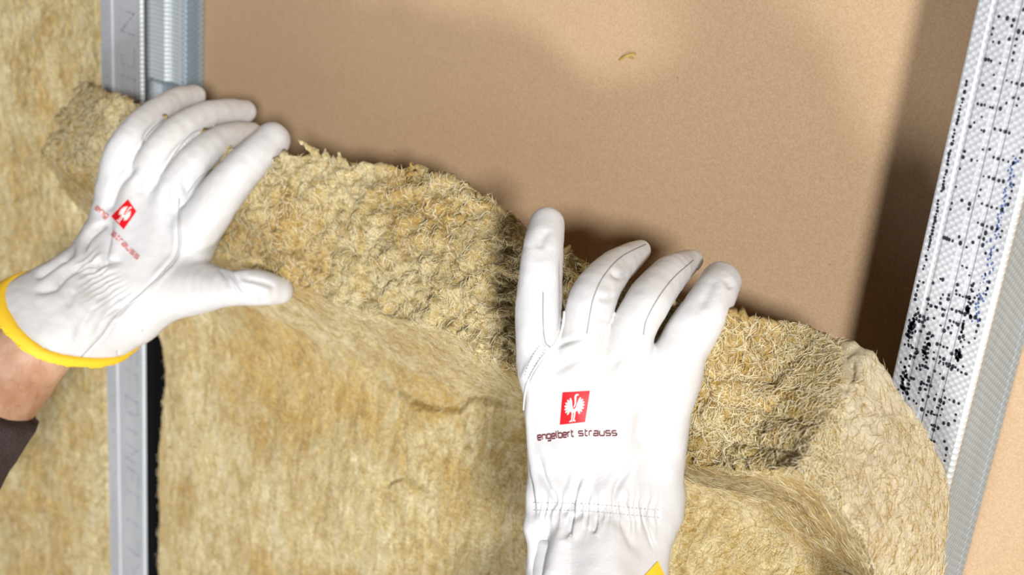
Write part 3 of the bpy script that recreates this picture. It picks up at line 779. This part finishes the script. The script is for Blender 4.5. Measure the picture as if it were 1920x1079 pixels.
FONT = {  # wide line letters, drawn as strokes in a 1 x 1.0 x-height box
 'e': [[(.95, .5), (0, .5), (0, .85), (.12, 1), (.88, 1)], [(0, .5), (0, .15), (.12, 0), (.85, 0), (.95, .12), (.95, .5)]],
 'n': [[(0, 1), (0, 0)], [(0, .12), (.15, 0), (.8, 0), (.95, .15), (.95, 1)]],
 'g': [[(.95, .9), (.1, .9), (0, .78), (0, .12), (.12, 0), (.95, 0), (.95, 1.25), (.82, 1.4), (.1, 1.4)]],
 'l': [[(0, -.5), (0, 1)]],
 'b': [[(0, -.5), (0, 1), (.82, 1), (.95, .88), (.95, .12), (.82, 0), (0, 0)]],
 'r': [[(0, 1), (0, 0)], [(0, .15), (.15, 0), (.6, 0)]],
 't': [[(.1, -.4), (.1, .86), (.22, 1), (.6, 1)], [(0, 0), (.6, 0)]],
 's': [[(.9, 0), (.1, 0), (0, .1), (0, .4), (.1, .5), (.85, .5), (.95, .6), (.95, .9), (.85, 1), (0, 1)]],
 'a': [[(.05, 0), (.85, 0), (.95, .12), (.95, 1), (.1, 1), (0, .9), (0, .6), (.1, .5), (.95, .5)]],
 'u': [[(0, 0), (0, .85), (.15, 1), (.95, 1), (.95, 0)]]}
WID = {'l': .22, 'r': .6, 't': .6}
def lettering(tree, parent, text, p0, p1, height, r, mat, skip=(), bow=0):
    adv = []; x = 0
    for ch in text:
        if ch == ' ': adv.append(x); x += .75; continue
        adv.append(x); x += WID.get(ch, .95)+.32
    tot = x-.32; p0, p1 = np.array(p0, float), np.array(p1, float); L = np.linalg.norm(p1-p0); t_ = (p1-p0)/L; n_ = np.array([-t_[1], t_[0]]); parts = []
    sx = L/tot
    for k, ch in enumerate(text):
        if ch == ' ' or k in skip: continue
        for st in FONT[ch]:
            pts = []
            for a, b_ in zip(st[:-1], st[1:]):
                m_ = max(2, int(math.hypot((b_[0]-a[0])*sx, (b_[1]-a[1])*height)/1.5)+1)
                pts += [(a[0]+(b_[0]-a[0])*t/m_, a[1]+(b_[1]-a[1])*t/m_) for t in range(m_)]
            pts.append(st[-1]); q = []
            for (u_, v_) in pts:
                s = (adv[k]+u_)*sx; w_ = (v_-1)*height+bow*math.sin(s/L*math.pi); p = p0+t_*s+n_*w_; h_ = on(tree, p[0], p[1], .25)
                if h_ is not None: q.append(h_)
            if len(q) > 2: parts.append(tube(np.array(q), r, 4))
    V, F = merge(parts); mesh('lettering', V, F, mat, parent, smooth=False)

# ---- right glove (centre of the picture)
Zr = 640
R_fing = [
 [(1016, 690, 636, 44), (1010, 610, 632, 45), (1014, 520, 632, 42), (1020, 460, 636, 38), (1026, 420, 642, 33)],
 [(1085, 700, 634, 44), (1098, 615, 626, 43), (1112, 560, 624, 45), (1143, 512, 636, 37), (1180, 484, 654, 28), (1202, 470, 664, 20)],
 [(1165, 700, 632, 46), (1188, 618, 624, 43), (1218, 562, 624, 42), (1256, 515, 638, 35), (1284, 495, 656, 26), (1300, 488, 664, 20)],
 [(1262, 715, 634, 48), (1283, 648, 628, 49), (1318, 590, 626, 45), (1342, 548, 632, 41), (1352, 527, 640, 37)]]
R_palm = [[(1020, 690, 638, 44), (1032, 800, 642, 48), (1045, 955, 640, 50)], [(1085, 690, 634, 47), (1090, 800, 636, 50), (1105, 955, 636, 50)],
          [(1165, 690, 632, 49), (1160, 800, 634, 50), (1170, 955, 638, 48)], [(1258, 700, 634, 54), (1243, 800, 640, 50), (1228, 955, 644, 48)]]
R_cuff = [[(1045, 950, 640, 50), (1046, 1080, 634, 60), (1048, 1180, 628, 62)], [(1135, 950, 634, 58), (1125, 1080, 622, 62), (1125, 1180, 614, 64)], [(1225, 950, 644, 48), (1196, 1080, 636, 55), (1190, 1180, 630, 56)]]
R_thumb = [(1060, 850, 640, 44), (1040, 800, 660, 36), (1050, 760, 690, 32), (1080, 720, 705, 28)]
R_creases = [
 ([(983, 716), (980, 760), (981, 800), (985, 850), (996, 910), (1000, 960), (1003, 992)], 1.0, 1.6, .6),
 ([(1008, 850), (1014, 880), (1024, 905), (1040, 935), (1046, 962)], 1.2, 1.6),
 ([(1020, 835), (1040, 870), (1060, 905), (1068, 935)], 2.0, .8),
 ([(1092, 886), (1080, 915), (1073, 945), (1072, 965)], 1.2, 1.8), ([(1075, 960), (1068, 985), (1062, 1015)], 1.3, 2.2),
 ([(1200, 850), (1175, 885), (1156, 915), (1149, 950)], 1.4, 1.6), ([(1118, 860), (1112, 905), (1100, 950)], 2.2, .9),
 ([(1120, 962), (1114, 990), (1108, 1000)], 1.0, 1.2), ([(1160, 965), (1175, 1000), (1195, 1040)], 1.8, .8), ([(1208, 940), (1212, 985), (1228, 1040)], .9, .7),
 ([(1030, 968), (1016, 1010), (1004, 1060), (996, 1110)], 3.6, 3.4, .9), 
 ([(1180, 790), (1150, 840), (1130, 880)], 3.0, .8), ([(1230, 740), (1200, 800), (1190, 850)], 3.0, .7),
 ([(1112, 632), (1070, 640), (1042, 650)], 1.0, .9), ([(1120, 645), (1080, 675), (1030, 700), (1000, 730)], 2.2, .9), ([(1215, 645), (1170, 665), (1130, 700)], 2.4, .7), ([(1290, 660), (1240, 700), (1170, 730)], 2.6, .6),
 ([(1052, 470), (1054, 520), (1054, 580), (1046, 640)], 1.0, .6), ([(1022, 600), (1020, 640), (1030, 652)], .8, .7), ([(1000, 420), (990, 480), (985, 560)], 3.0, -.6), ([(1035, 425), (1015, 450), (1010, 470)], 2.2, .8),
 ([(1026, 650), (1010, 675), (994, 702), (984, 722)], .9, 1.1, .8), ([(1340, 520), (1330, 545), (1300, 600)], 2.4, .6), ([(1365, 520), (1372, 545)], 2.0, .7), ([(1350, 590), (1320, 610), (1280, 625)], 2.2, .6),
 ([(1140, 505), (1160, 520), (1185, 512)], 1.2, .8), ([(1118, 560), (1140, 560), (1155, 550)], 1.2, .7), ([(1118, 596), (1130, 600), (1142, 596)], 1.0, .7), ([(1300, 800), (1292, 860), (1288, 920)], 1.0, .5)]
g, tr = build_glove('work_glove', person, 'white leather glove in front, four fingers hooked over the batt, sharp red bird logo', R_fing, R_palm, R_cuff, R_thumb,
    (cs(1120, 1150, 630), np.array([.05, -.98, .2])/np.linalg.norm([.05, -.98, .2])), R_creases,
    [((1000, 950), (1240, 966), 26, 13.5, 1.1)], 1.1, -29)
emblem(tr, g, [(1055, 736), (1106, 733), (1097, 792), (1050, 797)])
lettering(tr, g, 'engelbert', (1009, 826), (1076, 819), 9, .31, M_letter)
lettering(tr, g, 'strauss', (1085, 818), (1156, 817), 9, .31, M_letter)
for pts in ([(1100, 626), (1106, 590), (1114, 555), (1132, 518), (1165, 482), (1216, 456)], [(1206, 628), (1212, 600), (1232, 562), (1262, 522), (1300, 488)], [(1018, 548), (1018, 600), (1022, 640), (1032, 652)]):
    seam(tr, g, 'seam', pts, .28, .02, M_thread)
for pts in ([(1158, 568), (1152, 590), (1140, 612), (1122, 630)], [(1308, 500), (1302, 528), (1284, 562), (1262, 592), (1238, 628), (1222, 638)], [(1060, 560), (1058, 600), (1052, 625), (1036, 652)]):
    seam(tr, g, 'seam_welt', pts, .75, .1, M_welt)
seam(tr, g, 'seam_welt', [(1030, 654), (1012, 678), (997, 703), (986, 730), (982, 780), (984, 840), (994, 905)], .6, .0, M_welt)
stitches(tr, g, [(1012, 648), (1000, 665), (990, 686), (982, 708)], .2, .1, M_thread, 6)
stitches(tr, g, [(1022, 655), (1008, 676), (996, 697), (988, 715)], .2, .1, M_thread, 6)
stitches(tr, g, [(1000, 944), (1100, 946), (1240, 958)], .24, .1, M_stitch, 8, .5)
stitches(tr, g, [(1000, 958), (1100, 960), (1240, 972)], .24, .1, M_stitch, 8, .5)
seam(tr, g, 'seam', [(1212, 960), (1214, 985), (1228, 1030), (1230, 1054)], .22, .02, M_stitch)
patch(tr, 'cuff_gusset', [(1231, 1054), (1233, 1054), (1250, 1092), (1196, 1092)], .5, M_yellow, g, 8)
cm_ = plain('white_glove_lining', (.7, .7, .7))[0]

# ---- left glove
L_fing = [
 [(222, 352, 876, 38), (228, 300, 868, 37), (252, 254, 866, 33), (292, 212, 878, 27), (334, 187, 896, 23), (366, 180, 910, 21)],
 [(268, 372, 870, 38), (290, 305, 860, 36), (332, 248, 860, 31), (385, 217, 874, 26), (425, 209, 888, 24), (459, 209, 900, 22)],
 [(318, 405, 866, 40), (335, 348, 856, 37), (375, 292, 856, 32), (425, 258, 872, 27), (472, 252, 892, 23)],
 [(352, 468, 866, 46), (384, 410, 850, 45), (425, 352, 842, 41), (470, 302, 842, 37), (511, 263, 850, 34)]]
L_palm = [[(224, 350, 876, 38), (200, 430, 876, 40), (165, 500, 872, 42)], [(270, 372, 868, 42), (240, 460, 866, 46), (195, 535, 864, 48)],
          [(318, 402, 864, 44), (285, 490, 862, 50), (225, 565, 862, 50)], [(352, 452, 864, 46), (325, 520, 862, 50), (262, 595, 862, 42)]]
L_cuff = [[(165, 505, 870, 44), (72, 556, 858, 50), (-40, 616, 846, 56)], [(190, 530, 864, 48), (100, 585, 850, 56), (0, 650, 840, 60)], [(220, 560, 860, 50), (135, 620, 846, 56), (40, 700, 838, 60)], [(262, 590, 862, 42), (195, 640, 858, 48), (110, 716, 852, 54)]]
L_thumb = [(310, 545, 862, 58), (375, 540, 850, 48), (430, 541, 838, 34), (480, 539, 836, 35), (524, 545, 842, 27)]
L_creases = [
 ([(262, 305), (240, 325), (220, 350), (206, 385), (205, 400)], 2.2, 1.8), ([(206, 400), (204, 440), (198, 480), (196, 500)], 2.0, 1.6),
 ([(204, 415), (185, 430), (165, 448), (152, 485)], 1.8, 2.2), ([(64, 526), (95, 505), (130, 482)], 1.5, 2.4), ([(98, 552), (115, 525), (135, 508), (160, 500)], 2.0, 2.2), ([(60, 546), (90, 545), (110, 535)], 1.8, 1.2),
 ([(168, 518), (178, 500), (200, 492), (235, 489)], 1.8, 1.6), ([(135, 455), (130, 480), (100, 500)], 2.0, 1.4), ([(185, 560), (160, 600), (135, 645)], 2.2, .9), ([(140, 540), (125, 580)], 2.2, .8), ([(222, 555), (200, 590), (170, 640)], 2, .7),
 ([(335, 372), (333, 420), (333, 474), (305, 510), (270, 546)], 1.0, 1.1, .6), ([(270, 546), (235, 575), (210, 600), (190, 630), (140, 680)], .9, .9, .6),
 ([(310, 340), (312, 380), (316, 410)], 3, 1.0), ([(262, 330), (258, 350), (270, 370)], 2.5, .8), ([(348, 320), (345, 345), (360, 372)], 2, .8), 
 ([(425, 505), (445, 530), (462, 560)], 1.3, 1.6), ([(408, 495), (430, 530), (450, 566)], 1.6, 1.2), ([(440, 520), (490, 530), (520, 540)], 1.5, .9), ([(450, 530), (480, 550), (505, 572)], 1.8, .9), ([(430, 508), (450, 503), (470, 500)], 1.2, 1.2),
 ([(268, 268), (275, 250), (300, 225)], 1.4, .8), ([(300, 325), (330, 282), (360, 255)], 1.4, .8)]
g2, tr2 = build_glove('work_glove', person, 'white leather glove at left with yellow cuff edge, thumb under the batt, faded logo', L_fing, L_palm, L_cuff, L_thumb,
    (cs(136, 599, 858), np.array([-.51, -.66, .50])/np.linalg.norm([-.51, -.66, .50])), L_creases,
    [((150, 478), (236, 600), 26, 10.5, 1.2)], 1.35, -30)
emblem(tr2, g2, [(240, 374), (256, 397), (232, 431), (209, 406)])
lettering(tr2, g2, 'eng', (178, 392), (200, 410), 7, .42, M_letter2)
lettering(tr2, g2, 'strauss', (209, 440), (257, 487), 7, .42, M_letter2)
seam(tr2, g2, 'seam', [(336, 372), (334, 420), (333, 474), (305, 510), (270, 546), (235, 575), (210, 600), (190, 630), (150, 672)], .3, .0, M_thread)
for pts in ([(266, 272), (280, 248), (310, 222), (345, 206)], [(308, 322), (330, 285), (360, 250), (395, 240)], [(352, 362), (372, 335), (395, 318)]):
    seam(tr2, g2, 'seam', pts, .3, .0, M_thread)
stitches(tr2, g2, [(158, 478), (200, 530), (240, 590)], .24, .1, M_stitch, 8, .5)

# ---- forearms and sleeve
def limb(name, chains, mat, parent, h, amp, cut_=None, k=8):
    pts = np.array([cs(*q[:3]) for ch in chains for q in ch]); G, lo = grid_for(pts, 48, h); d = None
    for ch in chains: c_ = chain(G, ch, 10); d = c_ if d is None else smin(d, c_, k)
    if cut_ is not None: d = np.maximum(d, (G-cut_[0]) @ cut_[1])
    V, F = surface_nets(d, lo, h); V = relax(V, F, 2); V = from_cs(V); Nn = vnormals(V, F)
    if (Nn*(V-V.mean(0))).sum(1).mean() < 0: F = F[:, ::-1]; Nn = -Nn
    V = V+Nn*(amp*noise(V/18)+amp*.5*noise(V/8))[:, None]
    return mesh(name, V, F, mat, parent), V, Nn
arm, Va, Na = limb('forearm', [[(170, 575, 832, 60), (95, 625, 838, 70), (24, 699, 836, 80), (-55, 805, 815, 84), (-150, 930, 780, 100)], [(150, 560, 846, 54), (60, 620, 852, 64), (-60, 780, 830, 80)]], M_skin, person, 2.2, .5)
m = (Na @ FW < 0)
strands('arm_hair', Va[m], Na[m], 420, 3, 7, .5, arm, M_hair, .05)
limb('forearm', [[(1130, 1040, 634, 72), (1125, 1180, 626, 84), (1110, 1400, 590, 110)]], M_skin, person, 2.6, .5)
def n3(a): a = np.array(a, float); return a/np.linalg.norm(a)
limb('sleeve', [[(10, 725, 824, 90), (-68, 835, 804, 99), (-180, 985, 764, 122)]], M_sleeve, person, 2.4, 1.3, (cs(30, 791, 810), n3((.46, .88, -.05))))
limb('sleeve', [[(1105, 1330, 596, 128), (1090, 1560, 550, 150)]], M_sleeve, person, 3.0, 1.0)
print('tris', sum(len(o.data.polygons) for o in bpy.data.objects if o.type == 'MESH')*2)
